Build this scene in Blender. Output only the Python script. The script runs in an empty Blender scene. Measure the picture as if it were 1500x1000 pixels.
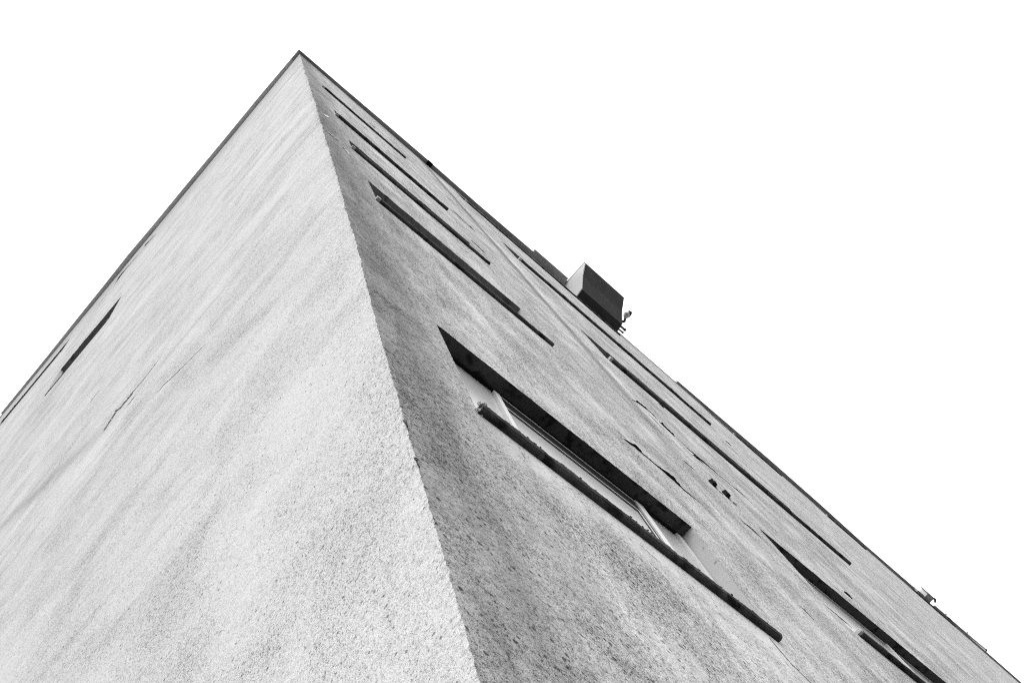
import bpy, bmesh, math, random
from mathutils import Vector, noise, Matrix
random.seed(7)
scene = bpy.context.scene
COL = scene.collection
S = 0.8                     # metres per wall unit
A, B = 1.0, 0.6978469712    # plan distance camera -> building corner (wall units)
CAM_Z = 1.6
TOP = 26.0                  # roof height above the camera, wall units
GROUND = -CAM_Z / S

# ------------------------------------------------------------------ frames
# wall coordinates: (u along the facade, o outwards, z above the camera)
def PR(u, o, z): return Vector(((A + u) * S, (B - o) * S, z * S + CAM_Z))
def PL(u, o, z): return Vector(((A - o) * S, (B + u) * S, z * S + CAM_Z))

# ------------------------------------------------------------------ objects
def link(name, verts, faces, mat, parent=None, smooth=False):
    me = bpy.data.meshes.new(name)
    me.from_pydata([tuple(v) for v in verts], [], faces)
    me.materials.append(mat)
    if smooth:
        me.polygons.foreach_set('use_smooth', [True] * len(me.polygons))
    me.update()
    o = bpy.data.objects.new(name, me)
    COL.objects.link(o)
    if parent: o.parent = parent
    return o

def fix_normals(o):
    bm = bmesh.new(); bm.from_mesh(o.data)
    bmesh.ops.recalc_face_normals(bm, faces=bm.faces)
    bm.to_mesh(o.data); bm.free()
    return o

def empty(name, loc, label, cat, group=None):
    o = bpy.data.objects.new(name, None); COL.objects.link(o)
    o.location = loc; o['label'] = label; o['category'] = cat
    if group: o['group'] = group
    return o

def box(P, u0, u1, o0, o1, z0, z1, V, F):
    n = len(V)
    for u in (u0, u1):
        for o in (o0, o1):
            for z in (z0, z1): V.append(P(u, o, z))
    for f in ((0, 1, 3, 2), (4, 6, 7, 5), (0, 4, 5, 1), (2, 3, 7, 6), (0, 2, 6, 4), (1, 5, 7, 3)):
        F.append(tuple(n + i for i in f))

def prism(P, prof, u0, u1, V, F, wob=0, segs=1, seed=0.0, edge=None):
    """profile [(o,z)..] swept along u with a little raggedness"""
    n0 = len(V); k = len(prof)
    for i in range(segs + 1):
        u = u0 + (u1 - u0) * i / segs
        for j, (o, z) in enumerate(prof):
            w = wob * (edge[j] if edge else 1)
            s = noise.noise(Vector((u * 9, j * 3.1 + seed, z))) + .8 * noise.noise(Vector((u * 34, j * 5.7 + seed, z))) + .6 * noise.noise(Vector((u * 90, j * 2.3, seed)))
            t = noise.noise(Vector((u * 30 + 40, j * 3.1 + seed, z)))
            V.append(P(u, o + w * s, z + w * .6 * t))
    for i in range(segs):
        for j in range(k):
            a = n0 + i * k + j; b = n0 + i * k + (j + 1) % k
            F.append((a, b, b + k, a + k))
    F.append(tuple(n0 + j for j in range(k))); F.append(tuple(n0 + segs * k + j for j in reversed(range(k))))

# ------------------------------------------------------------------ materials
class N:
    """small node helper: every method returns an output socket"""
    def __init__(self, name):
        self.m = bpy.data.materials.new(name); self.m.use_nodes = True
        self.t = self.m.node_tree; self.t.nodes.clear()
        self.out = self.t.nodes.new('ShaderNodeOutputMaterial')
        self.b = self.t.nodes.new('ShaderNodeBsdfPrincipled')
        self.t.links.new(self.b.outputs[0], self.out.inputs[0])
        self.tc = self.t.nodes.new('ShaderNodeTexCoord').outputs['Object']
    def set(self, sock, v):
        if isinstance(v, bpy.types.NodeSocket): self.t.links.new(v, sock)
        else: sock.default_value = v
    def math(self, op, a, b=0.0, c=0.0, clamp=False):
        n = self.t.nodes.new('ShaderNodeMath'); n.operation = op; n.use_clamp = clamp
        for i, v in enumerate((a, b, c)): self.set(n.inputs[i], v)
        return n.outputs[0]
    def map(self, scale=(1, 1, 1), rot=(0, 0, 0), loc=(0, 0, 0)):
        n = self.t.nodes.new('ShaderNodeMapping'); self.t.links.new(self.tc, n.inputs[0])
        n.inputs['Scale'].default_value = scale; n.inputs['Rotation'].default_value = rot; n.inputs['Location'].default_value = loc
        return n.outputs[0]
    def noise(self, vec, scale, detail=3, rough=.55, dist=0.0):
        n = self.t.nodes.new('ShaderNodeTexNoise'); self.t.links.new(vec, n.inputs['Vector'])
        n.inputs['Scale'].default_value = scale; n.inputs['Detail'].default_value = detail
        n.inputs['Roughness'].default_value = rough; n.inputs['Distortion'].default_value = dist
        return n.outputs['Fac']
    def voronoi(self, vec, scale, rnd=1.0):
        n = self.t.nodes.new('ShaderNodeTexVoronoi'); self.t.links.new(vec, n.inputs['Vector'])
        n.inputs['Scale'].default_value = scale; n.inputs['Randomness'].default_value = rnd
        return n.outputs['Distance'], n.outputs['Color']
    def ramp(self, v, stops, interp='LINEAR'):
        n = self.t.nodes.new('ShaderNodeValToRGB'); self.t.links.new(v, n.inputs[0]); r = n.color_ramp; r.interpolation = interp
        r.elements[0].position, r.elements[-1].position = stops[0][0], stops[-1][0]
        r.elements[0].color = (stops[0][1],) * 3 + (1,); r.elements[-1].color = (stops[-1][1],) * 3 + (1,)
        for p, c in stops[1:-1]: r.elements.new(p).color = (c, c, c, 1)
        return n.outputs[0]
    def sep(self, vec=None):
        n = self.t.nodes.new('ShaderNodeSeparateXYZ'); self.t.links.new(vec or self.tc, n.inputs[0]); return n.outputs
    def grey(self, v):
        n = self.t.nodes.new('ShaderNodeCombineColor')
        for i in range(3): self.t.links.new(v, n.inputs[i])
        self.t.links.new(n.outputs[0], self.b.inputs['Base Color'])
    def bump(self, h, dist, strength=1.0, prev=None):
        n = self.t.nodes.new('ShaderNodeBump'); self.set(n.inputs['Height'], h)
        n.inputs['Distance'].default_value = dist; n.inputs['Strength'].default_value = strength
        if prev is not None: self.t.links.new(prev, n.inputs['Normal'])
        return n.outputs[0]
    def finish(self, rough=.9, normal=None, spec=.2, metal=0.0):
        self.set(self.b.inputs['Roughness'], rough); self.b.inputs['Specular IOR Level'].default_value = spec
        self.b.inputs['Metallic'].default_value = metal
        if normal is not None: self.t.links.new(normal, self.b.inputs['Normal'])
        return self.m

def stucco(name, side, base, grain, stain_amt, grain_bump):
    n = N(name); p = n.sep()
    run = p[0] if side == 'R' else p[1]
    u = n.math('SUBTRACT', n.math('DIVIDE', run, S), A if side == 'R' else B)
    z = n.math('DIVIDE', n.math('SUBTRACT', p[2], CAM_Z), S)
    fine = n.noise(n.map(), 330, 2, .75)
    g1 = n.noise(n.map(loc=(2, 6, 3)), 620, 0); g2 = n.noise(n.map(loc=(5, 2, 8)), 290, 1, .6); g3 = n.noise(n.map(loc=(8, 1, 4)), 135, 1, .6); g4 = n.noise(n.map(loc=(1, 3, 6)), 64, 1, .6); g5 = n.noise(n.map(loc=(4, 9, 2)), 30, 1, .6)
    mid = n.noise(n.map(), 62, 3, .6)
    coarse = n.noise(n.map(loc=(3, 1, 7)), 13, 4, .6)
    patch = n.noise(n.map(loc=(9, 2, 1)), 1.9, 5, .6, .6)
    blot = n.noise(n.map(loc=(1, 8, 5)), .55, 4, .55, .4)
    # rain and trowel streaks: elongated noise
    if side == 'R':
        st = n.noise(n.map((1, 1, .055)), 6.5, 6, .62, .3)
        st2 = n.noise(n.map((1, 1, .10), rot=(0, math.radians(3), 0)), 22, 5, .6, .2)
    else:
        st = n.noise(n.map((1, .09, 1), rot=(math.radians(-19), 0, 0)), 3.1, 6, .62, .3)
        st2 = n.noise(n.map((1, .10, .9), rot=(math.radians(-24), 0, 0)), 13, 5, .6, .2)
    # pits in the render: sparse dark dots with their own random size
    def pits(scale, loc, r, keep):
        d, c = n.voronoi(n.map(loc=loc), scale)
        cs = n.t.nodes.new('ShaderNodeSeparateColor'); n.t.links.new(c, cs.inputs[0])
        rad = n.math('MULTIPLY', n.math('SUBTRACT', cs.outputs[0], keep, clamp=True), r / (1 - keep))
        return n.math('MULTIPLY', n.math('SUBTRACT', rad, d), 9, clamp=True)
    pit = n.math('MAXIMUM', pits(75 if side == 'L' else 62, (0, 0, 0), .38 if side == 'L' else .46, .95 if side == 'L' else .70), n.math('MULTIPLY', pits(14, (4, 4, 2), .20, .9), .9))
    pit = n.math('MAXIMUM', pit, n.math('MULTIPLY', pits(190, (2, 4, 9), .45, .7), n.math('MULTIPLY', n.math('SUBTRACT', patch, .42, clamp=True), 3.5, clamp=True)))
    v = base
    def add(cur, x, mid_, amt):
        return n.math('ADD', cur, n.math('MULTIPLY', n.math('SUBTRACT', x, mid_), amt))
    dirt = n.math('MULTIPLY', n.math('SUBTRACT', patch, .38 if side == 'R' else .5, clamp=True), 4.0, clamp=True)
    pt = n.math('MULTIPLY_ADD', patch, 3.0, -.55) if side == 'R' else n.math('MULTIPLY_ADD', patch, 1.7, -.10)
    val = base
    gr = grain
    if side == 'R':     # render sheltered by the big sill stays cleaner and smoother
        mu = n.ramp(n.math('DIVIDE', u, 10.0, clamp=True), [(0, 0), (.045, 0), (.06, 1), (.235, 1), (.26, 0), (1, 0)])
        mz = n.ramp(n.math('DIVIDE', n.math('ADD', z, n.math('MULTIPLY', n.math('SUBTRACT', st, .5), .5)), 10.0, clamp=True), [(0, 0), (.285, 0), (.325, 1), (.345, 1), (.352, 0), (1, 0)])
        shel = n.math('MULTIPLY', mu, mz)
        gr = n.math('MULTIPLY', n.math('SUBTRACT', 1.0, n.math('MULTIPLY', shel, .65)), grain)
        val = n.math('MULTIPLY_ADD', shel, .04, base)
    for k, (q, amt) in enumerate(((g1, 1.25), (g2, 1.35), (g3, 1.0), (g4, .50), (g5, .22))):
        dk = n.math('MULTIPLY', n.math('SUBTRACT', .455, q, clamp=True), pt)
        val = n.math('SUBTRACT', val, n.math('MULTIPLY', n.math('MULTIPLY', dk, gr), amt * 3.4))
        val = n.math('ADD', val, n.math('MULTIPLY', n.math('MULTIPLY', n.math('SUBTRACT', q, .52, clamp=True), gr), amt * .5))
    val = add(val, mid, .5, grain * .2)
    val = add(val, coarse, .5, grain * .14)
    if side == 'L':
        far = n.ramp(n.math('DIVIDE', n.math('ADD', u, n.math('MULTIPLY', z, .25)), 8.0, clamp=True), [(0, .25), (.2, .45), (.45, 1.25), (1, 1.3)])
        st3 = n.noise(n.map((1, .07, .9), rot=(math.radians(-27), 0, 0)), 34, 4, .6, .1)
        val = n.math('ADD', val, n.math('MULTIPLY', n.math('SUBTRACT', st, .5), n.math('MULTIPLY', far, stain_amt * 1.2)))
        sharp = n.math('MULTIPLY', n.math('SUBTRACT', .47, st2, clamp=True), n.math('MULTIPLY', far, stain_amt * 3.4))
        val = n.math('SUBTRACT', val, sharp)
        val = n.math('SUBTRACT', val, n.math('MULTIPLY', n.math('SUBTRACT', .45, st3, clamp=True), n.math('MULTIPLY', far, stain_amt * 2.2)))
        val = add(val, blot, .5, stain_amt * .25)
    else:
        val = add(val, st, .5, stain_amt)
        val = add(val, st2, .5, stain_amt * .7)
        val = n.math('SUBTRACT', val, n.math('MULTIPLY', n.math('SUBTRACT', .45, st2, clamp=True), stain_amt * 1.6))
        val = add(val, blot, .5, stain_amt * .3)
    val = n.math('SUBTRACT', val, n.math('MULTIPLY', n.math('MULTIPLY', dirt, n.math('SUBTRACT', .62, fine, clamp=True)), grain * .7))
    if side == 'R':
        # grime: a broad stained margin beside the corner, and run-off marks further along
        uw = n.math('ADD', u, n.math('MULTIPLY', n.math('SUBTRACT', st, .5), .40))
        uw = n.math('ADD', uw, n.math('MULTIPLY', n.math('SUBTRACT', patch, .5), .30))
        un = n.math('DIVIDE', uw, 10.0, clamp=True)
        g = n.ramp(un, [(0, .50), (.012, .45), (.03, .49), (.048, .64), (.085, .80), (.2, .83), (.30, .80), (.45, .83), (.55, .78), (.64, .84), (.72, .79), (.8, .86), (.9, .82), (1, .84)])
        wob = n.math('ADD', u, n.math('MULTIPLY', n.math('SUBTRACT', n.noise(n.map((0, 0, 1)), .7, 3), .5), .10))
        runs = n.ramp(n.math('DIVIDE', wob, 10.0, clamp=True), [(0, 1), (.255, 1), (.30, .95), (.33, 1.0), (.385, 1.0), (.394, .95), (.406, .52), (.422, .48), (.437, 1.18), (.47, 1.10), (.50, 1.0), (.56, .9), (.60, 1.05), (.7, .94), (.74, 1.04), (.85, .95), (1, 1)])
        fade = n.ramp(n.math('DIVIDE', z, 26.0, clamp=True), [(0, .1), (.25, .3), (.36, .7), (.5, 1.0), (.97, 1), (1, .3)])
        runs = n.math('ADD', 1.0, n.math('MULTIPLY', n.math('SUBTRACT', runs, 1.0), fade))
        g = n.math('MULTIPLY', g, runs)
        zr = n.math('ADD', z, n.math('MULTIPLY', n.math('SUBTRACT', st2, .5), 1.6))
        drip = n.ramp(n.math('DIVIDE', zr, 26.0, clamp=True), [(0, 1), (.94, 1), (.965, .84), (1, .50)])
        g = n.math('MULTIPLY', g, drip)
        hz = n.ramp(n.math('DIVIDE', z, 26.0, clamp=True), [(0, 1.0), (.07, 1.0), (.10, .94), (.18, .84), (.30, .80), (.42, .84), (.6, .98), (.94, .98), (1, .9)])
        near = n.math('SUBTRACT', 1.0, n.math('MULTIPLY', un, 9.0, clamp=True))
        cl = n.noise(n.map((1, 1, .55), loc=(6, 6, 6)), 7.5, 5, .68, .5)
        mott = n.math('MULTIPLY', n.math('SUBTRACT', cl, .5), n.math('MULTIPLY_ADD', near, .95, .20))
        g = n.math('MULTIPLY', g, n.math('SUBTRACT', 1.0, mott))
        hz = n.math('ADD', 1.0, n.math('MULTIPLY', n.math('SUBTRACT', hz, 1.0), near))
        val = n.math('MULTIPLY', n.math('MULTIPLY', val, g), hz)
    else:
        un = n.math('DIVIDE', n.math('ADD', u, n.math('MULTIPLY', n.math('SUBTRACT', st, .5), .8)), 12.0, clamp=True)
        g = n.ramp(un, [(0, 1.03), (.04, 1.02), (.1, 1.0), (.2, .98), (.3, .97), (.45, .97), (.57, .97), (.62, .86), (.7, .97), (1, .97)])
        hz = n.ramp(n.math('DIVIDE', n.math('ADD', z, n.math('MULTIPLY', n.math('SUBTRACT', st, .5), 3.0)), 26.0, clamp=True),
                    [(0, 1.0), (.5, 1.0), (.86, .98), (.93, .86), (1, .70)])
        val = n.math('MULTIPLY', n.math('MULTIPLY', val, g), hz)
        # dirt smear running on from the lifted render, and run-off below the end of the upper window's sill
        line = n.math('MULTIPLY_ADD', u, .60, 6.15)
        dl = n.math('ABSOLUTE', n.math('SUBTRACT', n.math('ADD', z, n.math('MULTIPLY', n.math('SUBTRACT', st2, .5), .5)), line))
        sm = n.math('MULTIPLY', n.math('SUBTRACT', 1.0, n.math('MULTIPLY', dl, 3.2), clamp=True), n.math('MULTIPLY', n.math('SUBTRACT', u, 2.4, clamp=True), .26))
        ru = n.ramp(n.math('DIVIDE', n.math('ADD', u, n.math('MULTIPLY', n.math('SUBTRACT', st2, .5), .12)), 10.0, clamp=True), [(0, 0), (.52, 0), (.682, 1), (.694, 0), (1, 0)])
        rz = n.ramp(n.math('DIVIDE', z, 20.0, clamp=True), [(0, 0), (.5, 0), (.65, .8), (.84, 1), (.845, 0), (1, 0)])
        val = n.math('MULTIPLY', val, n.math('SUBTRACT', 1.0, n.math('MULTIPLY_ADD', n.math('MULTIPLY', ru, rz), .15, sm)))
    val = n.math('MULTIPLY', val, n.math('SUBTRACT', 1.0, n.math('MULTIPLY', pit, .62 if side == 'L' else .72)))
    n.grey(n.math('MAXIMUM', val, .02))
    nb = n.bump(n.math('SUBTRACT', coarse, n.math('MULTIPLY', blot, 1.5 if side == 'R' else .2)), .012 if side == 'R' else .004 * grain_bump, 1)
    nb = n.bump(mid, .0035 * grain_bump, 1, nb)
    h = n.math('SUBTRACT', fine, n.math('MULTIPLY', pit, .9))
    nb = n.bump(h, .0016 * grain_bump, 1, nb)
    return n.finish(.95, nb, .1)

def simple(name, base, rough=.8, var=.0, scale=8.0, spec=.3, metal=0.0, bump=0.0, blotch=None, lo=.35, hi=.65):
    n = N(name)
    if var:
        a = n.noise(n.map(), scale, 5, .62, .3); b = n.noise(n.map(loc=(5, 1, 2)), scale * 9, 3, .6)
        v = n.math('ADD', base, n.math('MULTIPLY', n.math('SUBTRACT', a, .5), var))
        v = n.math('ADD', v, n.math('MULTIPLY', n.math('SUBTRACT', b, .5), var * .6))
        if blotch:
            c = n.noise(n.map(loc=(7, 7, 7)), blotch[0], 3, .5)
            k = n.math('MULTIPLY', n.math('SUBTRACT', c, blotch[1], clamp=True), 9, clamp=True)
            v = n.math('MULTIPLY', v, n.math('SUBTRACT', 1, n.math('MULTIPLY', k, blotch[2])))
        n.grey(n.math('MAXIMUM', v, .004))
        nb = n.bump(n.math('ADD', a, n.math('MULTIPLY', b, .6)), bump) if bump else None
    else:
        n.b.inputs['Base Color'].default_value = (base, base, base, 1); nb = None
    return n.finish(rough, nb, spec, metal)

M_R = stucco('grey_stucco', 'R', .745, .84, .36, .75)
M_L = stucco('pale_stucco', 'L', .675, .52, .15, .55)
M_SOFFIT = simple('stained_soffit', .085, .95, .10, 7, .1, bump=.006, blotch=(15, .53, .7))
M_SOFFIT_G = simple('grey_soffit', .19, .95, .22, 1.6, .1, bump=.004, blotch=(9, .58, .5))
M_SILL = simple('tarred_sill', .075, .9, .17, 14, .15, bump=.014, blotch=(9, .52, .8))
M_FLAKE = simple('flaking_render', .55, .9, .3, 60, .1, bump=.002)
M_JAMB = simple('smooth_render', .50, .9, .10, 6, .1, bump=.002, blotch=(24, .66, .7))
M_FRAME = simple('white_frame_paint', .64, .45, .14, 30, .4)
M_BLACK = simple('flat_black', .01, .6, spec=.1)  # plain black for sash gasket, painted rebate shade and coping joint
M_COPING = simple('coping_metal', .6, .6, .16, 3, .3, bump=.002)
M_COPING_D = simple('dark_coping_metal', .46, .6, .42, 1.3, .3, bump=.002)
M_LIT_SCUFF = simple('lit_scuff_render', .62, .9, .1, 60, .1)  # scuffed render with the light on its raised edges painted in
M_HAIR = simple('hairline_crack', .42, .95, .1, 40, .05)
M_CRACK = simple('crack_shadow_gap', .02, .95, .012, 40, .05)
M_COPING_L = simple('weathered_coping_metal', .8, .6, .5, 1.1, .3, bump=.002)
M_HOOD_END = simple('hood_end_plaster', .62, .85, .22, 2.6, .15, bump=.003)
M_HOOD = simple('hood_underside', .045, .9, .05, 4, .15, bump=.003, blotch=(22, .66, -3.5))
M_METAL = simple('galvanised_metal', .45, .5, .15, 30, .5, metal=.6)
M_DARKMETAL = simple('rusted_metal', .06, .7, .05, 60, .3)
M_GLASSBULB = simple('lamp_glass', .75, .15, spec=.7)
M_PANE = simple('sky_grey_glass', .46, .22, .05, 3, .6)  # pale grey base stands for the sky reflected in the panes
M_GROUND = simple('worn_asphalt', .055, .95, .03, 2, .1, bump=.003)

# ------------------------------------------------------------------ windows (u0,u1,sill z,lintel z,recess,sill u0,sill u1,sill out)
WIN_R = [
    dict(u=(.50, 2.50), z=(3.41, 4.54), d=.083, s=(.50, 2.455), so=.036, sh=.044, big=True),
    dict(u=(.485, 2.44), z=(7.78, 8.77), d=.10, s=(.50, 2.53), so=.032, sh=.042),
    dict(u=(.475, 2.44), z=(10.76, 11.58), d=.10, s=(.49, 2.555), so=.032, sh=.042),
    dict(u=(.455, 2.46), z=(14.0, 14.92), d=.10, s=(.47, 2.56), so=.045, sh=.05),
    dict(u=(.45, 2.44), z=(18.9, 19.8), d=.10, s=(.46, 2.48), so=.035, sh=.05),
    dict(u=(5.0, 11.2), z=(5.53, 7.06), d=.085, s=(5.16, 11.4), so=.045, sh=.035, big2=True),
    dict(u=(5.11, 10.38), z=(11.88, 13.12), d=.13, s=(5.22, 10.98), so=.05, sh=.06),
    dict(u=(5.24, 11.04), z=(17.85, 19.38), d=.13, s=(5.34, 11.25), so=.05, sh=.06),
    dict(u=(5.25, 11.1), z=(24.15, 25.2), d=.12, s=(5.4, 11.3), so=.04, sh=.05),
    dict(u=(15.8, 19.1), z=(24.75, 25.5), d=.12, s=(16.9, 19.3), so=.04, sh=.05),
    dict(u=(21.6, 23.9), z=(24.75, 25.5), d=.12, s=(21.8, 24.0), so=.04, sh=.05),
]
WIN_L = [
    dict(u=(5.44, 7.34), z=(16.95, 18.45), d=.13, s=(5.5, 7.25), so=.012, sh=.02),
    dict(u=(8.9, 11.7), z=(23.1, 23.9), d=.12, s=(9.1, 11.9), so=.01, sh=.02),
]

# ------------------------------------------------------------------ walls
def lerp(tab, x):
    if x <= tab[0][0]: return tab[0][1]
    for (a, va), (b, vb) in zip(tab, tab[1:]):
        if x <= b: return va + (vb - va) * (x - a) / (b - a)
    return tab[-1][1]
BOW = [(0, 0), (2.3, 0), (2.75, -.003), (3.4, -.002), (4.3, .002), (4.7, .010), (5.0, .013), (5.6, .008), (6.6, .016), (8.5, .017), (10, .016), (13, .018), (17, .012), (22, 0), (26, 0)]
def arris(z):
    """how far the worn corner sits from its ideal line (x into facade R, y into facade L)"""
    q = math.log(z) if z > .2 else z
    f = noise.noise(Vector((q * 90, 1.3, 0))) + .9 * noise.noise(Vector((q * 180, 4.3, 0)))
    g = noise.noise(Vector((q * 26, 2.2, 7)))
    amp = max(z, .3) * min(1, max(.15, (25 - z) / 8))
    return (.0013 * amp * f + .0020 * amp * max(0, g) ** 2 * 2), lerp(BOW, z)
def corner_point(z):
    j, w = arris(z); c = j + w
    return Vector(((A + c) * S, (B - .35 * c) * S, z * S + CAM_Z))
STRIP = .36
def wall(name, P, side, umax, openings, mat, parent):
    V, F = [], []
    zs = [GROUND, -1, 0, .6]; z = 1.0
    while z < TOP:
        zs.append(z); z *= 1.00175
    zs.append(TOP)
    cols = [0, .004, .010, .018, .03, .05, .08, .12, .17, .24, STRIP]
    for z in zs:
        jg, bw = arris(z)
        for i, u in enumerate(cols):
            if i == 0: V.append(corner_point(z)); continue
            c = bw * (1 - u / STRIP) ** 2 + jg * math.exp(-u / (.004 + .0045 * max(z, .3))) * (1 - u / STRIP)
            k = (.3 + min(z, 20) / 5) * .0022 * (1 - u / STRIP)
            d = k * noise.noise(Vector((u * 70, math.log(max(z, .2)) * 60, 3 if side == 'R' else 9)))
            if side == 'R': V.append(P(u + c, .35 * c + d, z))
            else: V.append(P(u - .35 * c, -c + d, z))
    k = len(cols)
    for j in range(len(zs) - 1):
        for i in range(k - 1):
            q = (j * k + i, j * k + i + 1, (j + 1) * k + i + 1, (j + 1) * k + i)
            F.append(q if side == 'R' else q[::-1])
    us = sorted({STRIP, umax} | {x for o in openings for x in o[:2]})
    zz = sorted({GROUND, TOP} | {x for o in openings for x in o[2:]})
    idx = {}
    def vid(u, z):
        if (u, z) not in idx: idx[(u, z)] = len(V); V.append(P(u, 0, z))
        return idx[(u, z)]
    for a, b in zip(us, us[1:]):
        for c, d in zip(zz, zz[1:]):
            mu, mz = (a + b) / 2, (c + d) / 2
            if any(o[0] < mu < o[1] and o[2] < mz < o[3] for o in openings): continue
            q = (vid(a, c), vid(b, c), vid(b, d), vid(a, d))
            F.append(q if side == 'R' else q[::-1])
    o = link(name, V, F, mat, parent)
    return o

bld = empty('apartment_building', PR(0, 0, GROUND), 'tall weathered stucco apartment block seen from below its sharp corner', 'building')
bld_inv = Matrix.Translation(-bld.location)
def child(o, par=None):
    o.parent = par or bld
    if (par or bld) is bld: o.matrix_parent_inverse = bld_inv
    return o

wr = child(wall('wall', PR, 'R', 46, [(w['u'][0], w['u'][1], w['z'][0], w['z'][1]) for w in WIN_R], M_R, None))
wr['label'] = 'stained grey stucco wall with the rows of windows'
wl = child(wall('wall', PL, 'L', 21, [(w['u'][0], w['u'][1], w['z'][0], w['z'][1]) for w in WIN_L], M_L, None))
wl['label'] = 'pale almost blank stucco wall'
# roof slab closing the top, hidden back walls
V, F = [], []
for x, y in ((A * S + .03, B * S + .03), ((A + 46) * S, B * S + .03), ((A + 46) * S, (B + 21) * S), (A * S + .03, (B + 21) * S)):
    V.append((x, y, (TOP - .02) * S + CAM_Z)); V.append((x, y, GROUND * S + CAM_Z))
F = [(0, 2, 4, 6), (2, 3, 5, 4), (4, 5, 7, 6)]
rf = child(link('roof', V, F, M_COPING))

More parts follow.
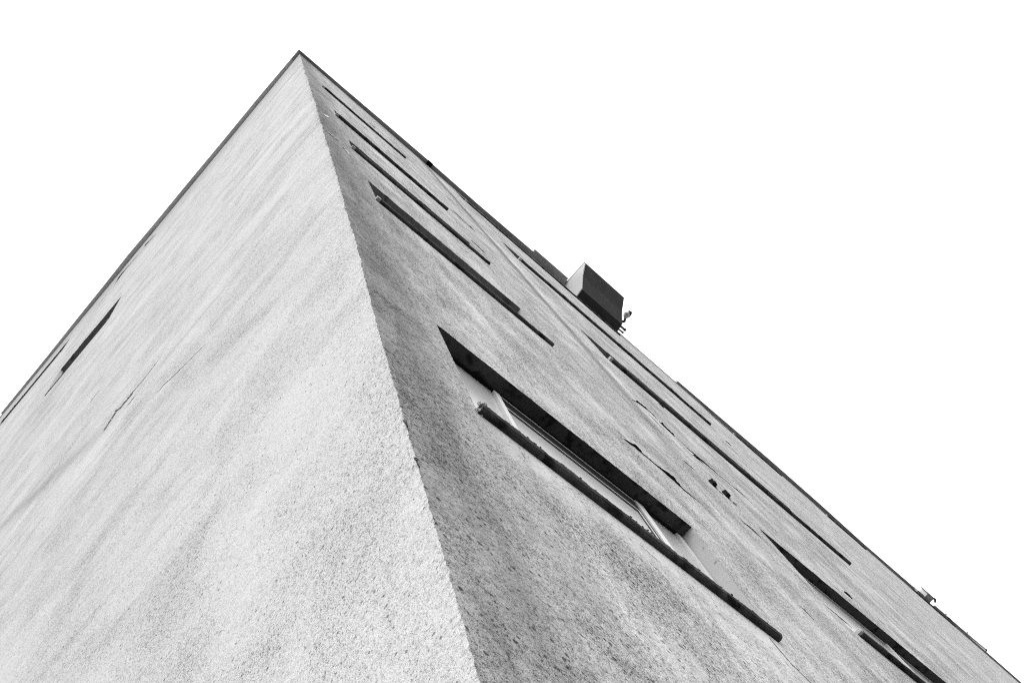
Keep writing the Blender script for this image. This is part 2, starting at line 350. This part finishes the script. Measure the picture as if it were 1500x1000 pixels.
def window(P, w, side, seed):
    (u0, u1), (z0, z1), d = w['u'], w['z'], w['d']
    big = w.get('big')
    # reveal: the two jambs, the inner sill slope and the backing wall ring
    V, F = [], []
    t = .03
    box(P, u0 - t, u0, -d - .09, -.0005, z0 - .02, z1 + .02, V, F)
    box(P, u1, u1 + t, -d - .09, -.0005, z0 - .02, z1 + .02, V, F)
    box(P, u0 - t, u1 + t, -d - .12, -d - .092, z0 - .02, z1 + .02, V, F)
    win = child(fix_normals(link('window', V, F, M_JAMB)))
    def sub(name, V, F, m, sm=False):
        o = fix_normals(link(name, V, F, m, None, sm)); o.parent = win; return o
    # head soffit, slightly uneven along its front edge
    V, F = [], []
    k = .35 + z1 / 12
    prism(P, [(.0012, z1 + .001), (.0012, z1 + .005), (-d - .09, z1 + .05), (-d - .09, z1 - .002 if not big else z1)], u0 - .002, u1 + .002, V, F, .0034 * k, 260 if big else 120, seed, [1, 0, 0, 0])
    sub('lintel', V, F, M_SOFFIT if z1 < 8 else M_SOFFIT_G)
    if not big:
        V, F = [], []
        e = .02 + z1 * .002
        box(P, w['s'][0] - e, w['s'][0] - .001, -.02, w['so'] * 1.0, z0 - .002, z0 + w['sh'], V, F)
        sub('sill_end', V, F, M_FLAKE)
    # sill: thick tarred slab, rounded nose, ragged top edge
    V, F = [], []
    s0, s1 = w['s']; so, sh = w['so'], w['sh']
    prof = [(-d, z0 - .004), (so * .55, z0 - .002), (so * .9, z0 + sh * .12), (so * 1.04, z0 + sh * .45), (so * .98, z0 + sh * .85), (so * .7, z0 + sh), (-d, z0 + sh * 1.2)]
    prism(P, prof, s0, s1, V, F, .0030 * (1 if big else .9 + z0 / 25), 420 if big else 120, seed + 3, [0, .25, .5, .8, 1.1, 1, 0])
    sub('sill', V, F, M_SILL)
    if big or w.get('big2'):
        V, F = [], []
        # broken mortar at the sill's near end
        for i in range(26 if big else 10):
            uu = s0 - .012 + random.random() * .035; oo = random.uniform(-.005, so * 1.05); zc = z0 + random.uniform(.0, sh * 1.1)
            r = random.uniform(.004, .010)
            c = P(uu, oo, zc)
            n0 = len(V)
            ring = [Vector((1, 0, 0)), Vector((-1, .2, 0)), Vector((0, 1, .1)), Vector((.1, -1, 0)), Vector((0, 0, 1)), Vector((0, .2, -1))]
            for q in ring: V.append(c + q * r * S * random.uniform(.6, 1.3))
            for f in ((0, 2, 4), (2, 1, 4), (1, 3, 4), (3, 0, 4), (2, 0, 5), (1, 2, 5), (3, 1, 5), (0, 3, 5)): F.append(tuple(n0 + x for x in f))
        # crumbs of old paint along the nose
        for i in range(70 if big else 20):
            uu = random.uniform(s0, s1); L = random.uniform(.006, .022)
            zc = z0 + sh * random.uniform(.90, 1.08)
            box(P, uu, uu + L, so * .72, so * random.uniform(.8, 1.12), zc, zc + random.uniform(.002, .005), V, F)
        o = sub('mortar_crumbs', V, F, M_FLAKE); o['kind'] = 'stuff'; o['label'] = 'pale flaking crumbs along the sill nose'
    # panes and frames
    f0 = z0 - .01
    if big:
        m = [u0 + .006, .96, 1.00, 2.075, 2.145, 2.44, u1 - .006]
        V, F = [], []
        box(P, m[2] - .02, m[3], -d - .02, -d - .0, z1 - .032, z1 - .014, V, F)         # head rail
        box(P, m[1], m[2], -d - .03, -d + .006, f0, z1 - .0325, V, F)
        box(P, m[3], m[4], -d - .03, -d + .006, f0, z1 - .0135, V, F)
        box(P, m[5], m[6], -d - .03, -d + .004, f0, z1 - .006, V, F)
        sub('frame', V, F, M_FRAME)
        V, F = [], []
        box(P, m[2], m[3], -d - .03, -d - .004, z1 - .165, z1 - .0335, V, F)
        box(P, m[2] + .002, m[3] - .045, -d - .03, -d - .003, z1 - .20, z1 - .177, V, F)
        box(P, m[3] - .032, m[3] - .001, -d - .03, -d - .003, f0, z1 - .166, V, F)
        box(P, m[3] - .056, m[3] - .045, -d - .03, -d - .003, f0, z1 - .166, V, F)
        box(P, m[0], m[5], -d - .006, -d + .004, z1 - .012, z1 - .001, V, F)
        sub('gasket_shade', V, F, M_BLACK)  # black strips: gasket plus the unlit sash rebate painted in
        V, F = [], []
        box(P, m[2] + .01, m[3] - .045, -d - .03, -d + .000, z1 - .176, z1 - .1665, V, F)
        box(P, m[3] - .044, m[3] - .033, -d - .03, -d + .000, f0, z1 - .1665, V, F)
        o = sub('sash', V, F, M_FRAME)
        for a, b, dd in ((m[0], m[1], .012), (m[2], m[3] - .056, .006), (m[4], m[5], .012)):
            V, F = [], []
            box(P, a + .001, b - .001, -d - dd - .012, -d - dd, f0, z1 - .0125 if dd > .01 else z1 - .201, V, F)
            sub('pane', V, F, M_PANE)
    else:
        n = 2 if side == 'L' or u1 - u0 < 3 else 4
        V, F = [], []
        box(P, u0 + .004, u1 - .004, -d - .03, -d, z1 - .03, z1 - .004, V, F)
        xs = [u0 + .004 + (u1 - u0 - .05) * i / n for i in range(n + 1)]
        if w.get('big2'): xs = [u0 + .004, 7.15, 9.2, u1 - .05]
        for x in xs: box(P, x, x + .045, -d - .03, -d + .01, f0, z1 - .0305, V, F)
        sub('frame', V, F, M_FRAME)
        for a, b in zip(xs, xs[1:]):
            V, F = [], []
            box(P, a + .046, b - .001, -d - .03, -d - .014, f0, z1 - .031, V, F)
            sub('pane', V, F, M_PANE)
    return win

for i, w in enumerate(WIN_R): window(PR, w, 'R', i * 7.3 + 1)
for i, w in enumerate(WIN_L): window(PL, w, 'L', i * 5.1 + 60)

# ------------------------------------------------------------------ cracks
def crack(P, pts, wid, seed, sub=14, mat=M_CRACK, name='crack', o0=.002, jag=1.0):
    """ragged gap following wall points; wid in wall units"""
    V, F = [], []
    path = []
    for (a, b) in zip(pts, pts[1:]):
        for i in range(sub): path.append((a[0] + (b[0] - a[0]) * i / sub, a[1] + (b[1] - a[1]) * i / sub))
    path.append(pts[-1]); n = len(path)
    for i, (u, z) in enumerate(path):
        a = path[max(0, i - 1)]; b = path[min(n - 1, i + 1)]
        du, dz = b[0] - a[0], b[1] - a[1]; L = math.hypot(du, dz) or 1
        nu, nz = -dz / L, du / L
        t = i / (n - 1)
        env = min(1, 4 * t, 4 * (1 - t)) * wid * 1.5
        h = env * max(.12, .55 + .9 * noise.noise(Vector((i * .35, seed, 0))) + .5 * noise.noise(Vector((i * .9, seed, 5))))
        off = wid * jag * noise.noise(Vector((i * .22, seed, 9)))
        for sgn in (1, -1):
            V.append(P(u + nu * (off + sgn * h), o0, z + nz * (off + sgn * h)))
            V.append(P(u + nu * (off + sgn * h), -.004, z + nz * (off + sgn * h)))
    for i in range(n - 1):
        a = i * 4; b = a + 4
        F += [(a, a + 2, b + 2, b), (a, b, b + 1, a + 1), (a + 2, a + 3, b + 3, b + 2)]
    return child(fix_normals(link(name, V, F, mat)))

def lip(P, pts, h, seed, wall_mat, drop=.10, sub=12, name='crack', o_min=.34, gap=None):
    """edge of a crack where the render has lifted: dark gap underneath, wall render on its face"""
    V, F, MI = [], [], []
    path = []
    for (a, b) in zip(pts, pts[1:]):
        for i in range(sub): path.append((a[0] + (b[0] - a[0]) * i / sub, a[1] + (b[1] - a[1]) * i / sub))
    path.append(pts[-1]); n = len(path)
    for i, (u, z) in enumerate(path):
        t = i / (n - 1)
        o = h * min(1, 5 * t, 5 * (1 - t)) * max(o_min, .55 + 1.2 * noise.noise(Vector((i * .055, seed, 0))) + .30 * noise.noise(Vector((i * .30, seed, 5))))
        zz = z + .03 * noise.noise(Vector((i * .3, seed, 9)))
        V += [P(u, -.003, zz), P(u, o, zz), P(u, -.003, zz + drop * (.6 + o / h))]
    for i in range(n - 1):
        a = i * 3; F += [(a, a + 1, a + 4, a + 3), (a + 1, a + 2, a + 5, a + 4)]; MI += [0, 1]
    F += [(0, 2, 1), (3 * n - 3, 3 * n - 2, 3 * n - 1)]; MI += [1, 1]
    o = link(name, V, F, gap or M_CRACK); o.data.materials.append(wall_mat); o.data.polygons.foreach_set('material_index', MI)
    return child(o)
lip(PR, [(2.46, 5.76), (2.65, 5.82), (2.75, 5.80), (2.89, 5.78), (3.02, 5.75), (3.10, 5.69), (3.34, 5.70)], 0.020, 1, M_R)
lip(PR, [(2.46, 5.90), (2.60, 5.90), (2.72, 5.86)], 0.0055, 31, M_R)
lip(PR, [(2.95, 5.84), (3.05, 5.81), (3.15, 5.75)], 0.0055, 35, M_R)
lip(PR, [(4.95, 8.97), (5.01, 8.81), (5.04, 8.73), (5.39, 8.77), (5.76, 8.78), (5.97, 8.83), (6.18, 8.67)], 0.014, 2, M_R)
lip(PR, [(4.98, 8.62), (5.08, 8.60), (5.2, 8.62)], 0.0121, 12, M_R)
lip(PR, [(4.22, 9.02), (4.46, 9.28), (4.72, 9.37), (4.76, 9.2)], 0.0231, 3, M_R)
lip(PR, [(4.41, 9.02), (4.50, 8.90), (4.58, 8.80), (4.62, 8.70)], 0.0066, 4, M_R)
lip(PR, [(4.74, 9.14), (4.78, 9.02), (4.90, 8.95)], 0.0319, 14, M_R)
lip(PR, [(4.10, 7.40), (4.2, 7.40), (4.35, 7.38)], 0.0055, 5, M_R)
crack(PR, [(2.52, 10.66), (2.54, 10.0), (2.60, 9.2), (2.56, 8.5), (2.58, 8.03), (2.62, 7.6), (2.64, 7.2)], .006, 6, mat=M_HAIR)
lip(PR, [(3.76, 4.80), (3.80, 4.74), (3.82, 4.66), (3.78, 4.54)], 0.0066, 7, M_R, .03)
lip(PR, [(4.80, 5.68), (4.95, 5.66), (5.15, 5.64)], 0.0077, 8, M_R)
crack(PR, [(2.34, 3.36), (2.38, 3.20), (2.49, 3.10)], .003, 9)
lip(PR, [(1.39, 3.28), (1.43, 3.255), (1.50, 3.23)], 0.0028, 10, M_R, .02)
lip(PR, [(4.40, 6.6), (4.55, 6.55), (4.66, 6.5)], 0.0088, 16, M_R)
lip(PR, [(6.80, 7.58), (6.9, 7.56), (7.0, 7.56)], 0.0154, 18, M_R)
lip(PR, [(7.6, 7.7), (7.7, 7.66)], 0.0066, 28, M_R)
lip(PR, [(2.60, 12.25), (2.74, 12.2), (2.84, 12.0)], 0.0154, 19, M_R)
lip(PR, [(2.9, 15.3), (3.15, 15.1), (3.35, 14.8)], 0.0165, 20, M_R)
lip(PR, [(6.1, 11.7), (6.22, 11.62)], 0.0165, 21, M_R)
lip(PR, [(11.2, 17.0), (11.4, 17.0)], 0.0220, 22, M_R)
lip(PR, [(1.75, 20.9), (1.95, 20.9)], 0.0165, 23, M_R)
for k, (a, b, wd) in enumerate((((.04, 12.05), (.235, 12.54), .022), ((.04, 10.18), (.228, 10.21), .020), ((.26, 9.90), (.33, 9.70), .02))):
    o = crack(PR, [a, ((a[0] + b[0]) / 2, a[1] + .03), b], wd, 70 + k, mat=M_LIT_SCUFF, name='lit_scuff', o0=.010); o['label'] = 'scuffed ledge beside the corner, the light on it painted pale'  # pale strips paint the light caught on scuffed, raised edges
lip(PL, [(2.20, 8.18), (2.30, 8.08), (2.36, 8.04), (2.52, 8.01), (2.66, 8.02), (2.84, 8.12)], 0.0077, 30, M_L, gap=M_HAIR)
lip(PL, [(2.50, 7.75), (2.58, 7.72), (2.66, 7.73)], 0.0044, 32, M_L, gap=M_HAIR)
lip(PL, [(1.42, 6.62), (1.55, 6.70), (1.80, 6.81), (2.05, 6.95), (2.13, 6.92)], 0.0039, 33, M_L, gap=M_HAIR)
lip(PL, [(5.5, 23.9), (5.8, 24.2), (6.1, 24.3)], .03, 44, M_L)
lip(PL, [(6.2, 24.2), (6.6, 24.4), (6.9, 24.3), (7.1, 23.6)], .02, 45, M_L)
lip(PL, [(3.76, 10.32), (3.82, 10.26), (3.90, 10.24)], 0.0088, 34, M_L, gap=M_HAIR)
b1 = crack(PL, [(2.60, 7.97), (2.74, 7.98), (2.84, 8.05), (2.92, 7.93), (2.96, 7.80)], .03, 40, mat=M_L, name='loose_render', o0=.010)
b1['label'] = 'strip of render lifting from the pale wall'

# ------------------------------------------------------------------ coping (plan offsets vary: the sheets were laid unevenly)
def coping(P, tab, mat, z=TOP, th=.09, back=.25, label=None, zoff=0.0):
    V, F = [], []
    n = len(tab)
    for u, o in tab:
        for oo, zz in ((-back, z + zoff), (o, z + zoff), (o, z + th), (-back, z + th)): V.append(P(u, oo, zz))
    for i in range(n - 1):
        for j in range(4):
            a = i * 4 + j; b = i * 4 + (j + 1) % 4; F.append((a, b, b + 4, a + 4))
    F.append((0, 1, 2, 3)); k = (n - 1) * 4; F.append((k + 3, k + 2, k + 1, k))
    o = child(fix_normals(link('coping', V, F, mat)))
    if label: o['label'] = label
    return o
coping(PR, [(-.081, .073), (1.29, .085), (2.67, .105), (4.2795, .122)], M_COPING_D)
coping(PR, [(4.29, .135), (4.46, .13)], M_BLACK, z=TOP - .03, th=.05, label='dark joint cover between two coping sheets')
coping(PR, [(4.28, .120), (6.15, .116), (7.42, .130), (8.35, .142), (9.76, .155)], M_COPING_D, z=TOP + .001)
coping(PR, [(8.36, .218), (9.745, .226)], M_COPING_D, z=TOP + .10, label='wider coping sheet beside the hood')
coping(PR, [(11.6, .012), (14.80, .015)], M_COPING, th=.05)
coping(PR, [(14.82, .077), (17, .10), (19.5, .125), (22.25, .12), (25, .085), (28.2, .10)], M_COPING_D)
coping(PR, [(29.0, .035), (33, .07), (46, .06)], M_COPING, th=.05)
coping(PL, [(-.073, .081), (1.5, .102), (2.9, .10), (4.3, .107), (5.9, .107), (6.99, .12), (8.0, .101), (9.26, .09), (10.47, .07), (12.59, .06)], M_COPING_L, zoff=.0045, th=.094)
coping(PL, [(12.6, .02), (21, .02)], M_COPING, th=.05)

# ------------------------------------------------------------------ hood jutting out under the roof edge
prof = [(0, 26.0), (.87, 26.0), (.85, 25.96), (.55, 25.50), (.27, 24.92), (.02, 24.84)]
def extr(P, prof, u0, u1, mat_name, name, par=None):
    V, F = [], []
    prism(P, prof, u0, u1, V, F)
    o = fix_normals(link(name, V, F, mat_name)); 
    return child(o, par)
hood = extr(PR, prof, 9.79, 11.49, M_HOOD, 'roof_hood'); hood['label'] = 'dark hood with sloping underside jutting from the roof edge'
endp = extr(PR, [(0, 26.02), (.885, 26.02), (.865, 25.945), (.562, 25.48), (.28, 24.895), (.0, 24.81)], 9.76, 9.7895, M_HOOD_END, 'end_panel'); endp.parent = hood; endp.matrix_parent_inverse = Matrix()
rim = extr(PR, [(.0, 26.021), (.90, 26.021), (.90, 26.06), (0, 26.06)], 9.75, 11.5, M_COPING_D, 'hood_cap'); rim.parent = hood; rim.matrix_parent_inverse = Matrix()

# ------------------------------------------------------------------ free-standing bits fixed to the building
def tube(pts, r, segs=10, V=None, F=None, cap=True):
    V = [] if V is None else V; F = [] if F is None else F
    n0 = len(V); prev = None
    for i, p in enumerate(pts):
        a = pts[max(0, i - 1)]; b = pts[min(len(pts) - 1, i + 1)]; t = (Vector(b) - Vector(a)).normalized()
        x = t.orthogonal().normalized() if prev is None else (prev - t * prev.dot(t)).normalized()
        prev = x; y = t.cross(x)
        rr = r[i] if isinstance(r, (list, tuple)) else r
        for k in range(segs):
            th = 2 * math.pi * k / segs; V.append(Vector(p) + (x * math.cos(th) + y * math.sin(th)) * rr)
    for i in range(len(pts) - 1):
        for k in range(segs):
            a = n0 + i * segs + k; b = n0 + i * segs + (k + 1) % segs; F.append((a, b, b + segs, a + segs))
    if cap:
        F.append(tuple(n0 + k for k in reversed(range(segs)))); F.append(tuple(n0 + (len(pts) - 1) * segs + k for k in range(segs)))
    return V, F
def loc_child(name, V, F, m, root, smooth=True):
    V = [Vector(v) - root.location for v in V]
    o = link(name, V, F, m, root, smooth); return fix_normals(o)

# lamp on a bracket right of the hood
L0 = PR(11.62, .0, 25.95)
lamp = empty('wall_lamp', L0, 'small glass lamp on a bent bracket at the right end of the dark roof hood', 'lamp')
V, F = tube([PR(11.55, .02, 25.90), PR(11.85, .20, 25.93), PR(12.0, .38, 25.97), PR(11.92, .50, 25.99)], .045 * S)
loc_child('bracket', V, F, M_DARKMETAL, lamp)
V, F = tube([PR(11.91, .49, 25.9), PR(11.92, .52, 25.98), PR(11.93, .58, 26.0), PR(11.93, .64, 26.0), PR(11.93, .68, 26.0)], [.05 * S, .10 * S, .12 * S, .09 * S, .03 * S], 14)
loc_child('glass_globe', V, F, M_GLASSBULB, lamp)
V, F = tube([PR(11.96, .66, 26.0), PR(12.0, .72, 26.0)], [.10 * S, .03 * S], 12)
loc_child('cap', V, F, M_DARKMETAL, lamp)
# two short pipe ends below it
for k, (uu, oo, r, m) in enumerate(((12.0, .19, .035, M_DARKMETAL), (12.0, .085, .03, M_METAL))):
    root = empty('overflow_pipe', PR(uu, oo, 26), ['dark stub of pipe, outer one of the two right of the hood', 'pale stub of pipe, inner one of the two right of the hood'][k], 'pipe', 'pipe stubs by the hood')
    V, F = tube([PR(11.5, oo - .02, 25.98), PR(12.22, oo, 25.98)], r * S)
    loc_child('pipe', V, F, m, root)
    V, F = tube([PR(12.18, oo, 25.98), PR(12.24, oo, 25.98)], r * 1.25 * S)
    loc_child('collar', V, F, m, root)

# two rusty anchor stubs left in the wall between the window columns
for k, (uu, lab) in enumerate(((4.55, 'upper left one of two dark rusty anchor stubs sticking out of the wall'), (4.75, 'lower right one of two dark rusty anchor stubs sticking out of the wall'))):
    root = empty('wall_anchor', PR(uu, 0, 7.42), lab, 'anchor', 'anchor stubs in the stained wall')
    V, F = [], []; prism(PR, [(-.01, 7.37), (.036, 7.38), (.040, 7.44), (-.01, 7.47)], uu - .028, uu + .025, V, F, .006, 6, k * 4.0); loc_child('stub', V, F, M_CRACK, root, False)
    V, F = [], []; prism(PR, [(-.01, 7.30), (.012, 7.31), (.012, 7.40), (-.01, 7.41)], uu + .032, uu + .09, V, F, .004, 4, k * 3.0 + 1); loc_child('plate', V, F, M_FLAKE, root, False)

# junction box with a hooked arm further along the roof edge
J0 = PR(28.9, .05, 26)
jb = empty('junction_box', J0, 'small pale box with a dark hooked arm on the far right roof edge', 'box')
V, F = [], []; box(PR, 28.6, 29.0, .02, .27, 25.75, 26.1, V, F); loc_child('casing', V, F, M_METAL, jb, False)
V, F = [], []; box(PR, 28.55, 29.05, .262, .292, 25.72, 26.12, V, F); loc_child('lid', V, F, M_DARKMETAL, jb, False)
V, F = tube([PR(29.05, .20, 26), PR(29.2, .25, 26), PR(29.35, .28, 26), PR(29.45, .20, 26)], .04 * S); loc_child('hook_arm', V, F, M_DARKMETAL, jb)
V, F = [], []; box(PR, 28.2, 28.58, .02, .12, 25.8, 26.05, V, F); loc_child('gland', V, F, M_METAL, jb, False)
# cable conduit running along the edge, with clips
cd = empty('cable_conduit', PR(28, .0, 25.9), 'dark thin conduit with clips running below the far right roof edge', 'conduit')
V, F = tube([PR(27.7, .02, 25.6), PR(29, .025, 25.6), PR(30.6, .03, 25.6)], .035 * S); loc_child('pipe', V, F, M_DARKMETAL, cd)
V, F = [], []
for i in range(15):
    a = 2 * math.pi * i / 14; V.append(PR(30.35 + .16 * math.cos(a), .06 + .04 * math.sin(a), 25.8))
tV, tF = tube(V, .025 * S, cap=False); loc_child('clip', tV, tF, M_DARKMETAL, cd)
rl = empty('edge_rail', PR(29.5, .1, 26.1), 'thin pale rail along the very end of the right roof edge', 'rail')
V, F = tube([PR(29.6, .075, 26.05), PR(31.5, .085, 26.05), PR(33.35, .11, 26.1)], .035 * S); loc_child('bar', V, F, M_METAL, rl)
for uu in (30.4, 31.9, 33.3):
    V, F = tube([PR(uu, -.02, 26.0), PR(uu, .15, 26.1)], .025 * S); loc_child('strut', V, F, M_DARKMETAL, rl)

# corroded metal eye on the corner
ez = 2.36
E0 = corner_point(ez) + Vector((-.002, -.002, 0))
eye = empty('wall_hook', E0, 'tiny rusted metal eye sticking out of the building corner', 'hook')
pts = []
for i in range(17):
    a = 2 * math.pi * i / 16; pts.append(E0 + Vector((-.004 + .0045 * math.cos(a), -.004 - .0045 * math.cos(a) * .3, .0055 * math.sin(a))))
V, F = tube(pts, .0016, 8, cap=False); loc_child('ring', V, F, M_DARKMETAL, eye)
V, F = tube([E0 + Vector((-.001, -.001, -.004)), E0 + Vector((.001, -.002, -.016)), E0 + Vector((.004, -.001, -.028))], [.0022, .0018, .001], 8)
loc_child('shank', V, F, M_DARKMETAL, eye)
ez = 2.62
E1 = corner_point(ez) + Vector((-.001, -.002, 0))
st = empty('wall_nail', E1, 'bent nail stub in the corner just above the metal eye', 'nail')
V, F = tube([E1 + Vector((.002, .001, .006)), E1 + Vector((-.006, -.003, .002)), E1 + Vector((-.004, -.004, -.010)), E1 + Vector((.002, -.001, -.026))], [.003, .0045, .003, .001], 8)
loc_child('head', V, F, M_DARKMETAL, st)

# chips of render hanging on along the arris
V, F = [], []
for i in range(260):
    z = 1.1 * math.exp(random.random() * 2.9); k = (.3 + z / 6)
    r = random.uniform(.0012, .0032) * k
    p = corner_point(z) + Vector((-r * .1, -r * .3, 0)); n0 = len(V)
    for q in ((1, 0, 0), (-1, .2, 0), (0, 1, .1), (.1, -1, 0), (0, 0, 1.5), (0, .2, -1.5)): V.append(p + Vector(q) * r * random.uniform(.6, 1.3))
    for f in ((0, 2, 4), (2, 1, 4), (1, 3, 4), (3, 0, 4), (2, 0, 5), (1, 2, 5), (3, 1, 5), (0, 3, 5)): F.append(tuple(n0 + x for x in f))
ch = child(link('corner_grit', V, F, M_FLAKE)); ch['kind'] = 'stuff'; ch['label'] = 'loose grit along the worn corner'

# ------------------------------------------------------------------ ground
V = [(-400, -400, 0), (400, -400, 0), (400, 400, 0), (-400, 400, 0)]
g = link('ground', V, [(0, 1, 2, 3)], M_GROUND); g['kind'] = 'structure'; g['label'] = 'plain asphalt ground round the building'

# ------------------------------------------------------------------ camera
cam = bpy.data.cameras.new('camera'); co = bpy.data.objects.new('camera', cam); COL.objects.link(co)
R = ((0.71701833, -0.66168356, -0.21922495), (0.58541641, 0.74234712, -0.32589626), (0.37838121, 0.10533571, 0.91963691))
right, up, back = Vector(R[0]), -Vector(R[1]), -Vector(R[2])
m = Matrix((right, up, back)).transposed().to_4x4(); m.translation = Vector((0, 0, CAM_Z)); co.matrix_world = m
cam.sensor_width = 36; cam.sensor_fit = 'HORIZONTAL'; cam.lens = 1391.376 / 1500 * 36
cam.clip_start = .05; cam.clip_end = 2000
scene.camera = co

# ------------------------------------------------------------------ overcast sky + weak soft sun
SUN_EL, SUN_AZ = math.radians(48), math.radians(222)     # azimuth measured from +X, counter-clockwise
w = bpy.data.worlds.new('World'); scene.world = w; w.use_nodes = True
nt = w.node_tree; bg = nt.nodes['Background']
sky = nt.nodes.new('ShaderNodeTexSky'); sky.sky_type = 'NISHITA'; sky.sun_disc = False
sky.sun_elevation = SUN_EL; sky.sun_rotation = math.pi / 2 - SUN_AZ; sky.dust_density = 4
bw = nt.nodes.new('ShaderNodeRGBToBW'); nt.links.new(sky.outputs[0], bw.inputs[0])
mx = nt.nodes.new('ShaderNodeMath'); mx.operation = 'MULTIPLY_ADD'; nt.links.new(bw.outputs[0], mx.inputs[0]); mx.inputs[1].default_value = .25; mx.inputs[2].default_value = 14.0
nt.links.new(mx.outputs[0], bg.inputs[0]); bg.inputs[1].default_value = .125
sun = bpy.data.lights.new('sun', 'SUN'); sun.energy = 1.1; sun.angle = math.radians(30); so_ = bpy.data.objects.new('sun', sun); COL.objects.link(so_)
d = Vector((math.cos(SUN_EL) * math.cos(SUN_AZ), math.cos(SUN_EL) * math.sin(SUN_AZ), math.sin(SUN_EL)))
so_.rotation_euler = d.to_track_quat('Z', 'Y').to_euler()
vs = scene.view_settings; vs.view_transform = 'Standard'; vs.look = 'None'; vs.exposure = 0; vs.gamma = 1; vs.use_curve_mapping = False
scene.cycles.max_bounces = 5
scene.cycles.use_denoising = False
scene.cycles.use_adaptive_sampling = False
scene.cycles.pixel_filter_type = 'BLACKMAN_HARRIS'; scene.cycles.filter_width = 1.15
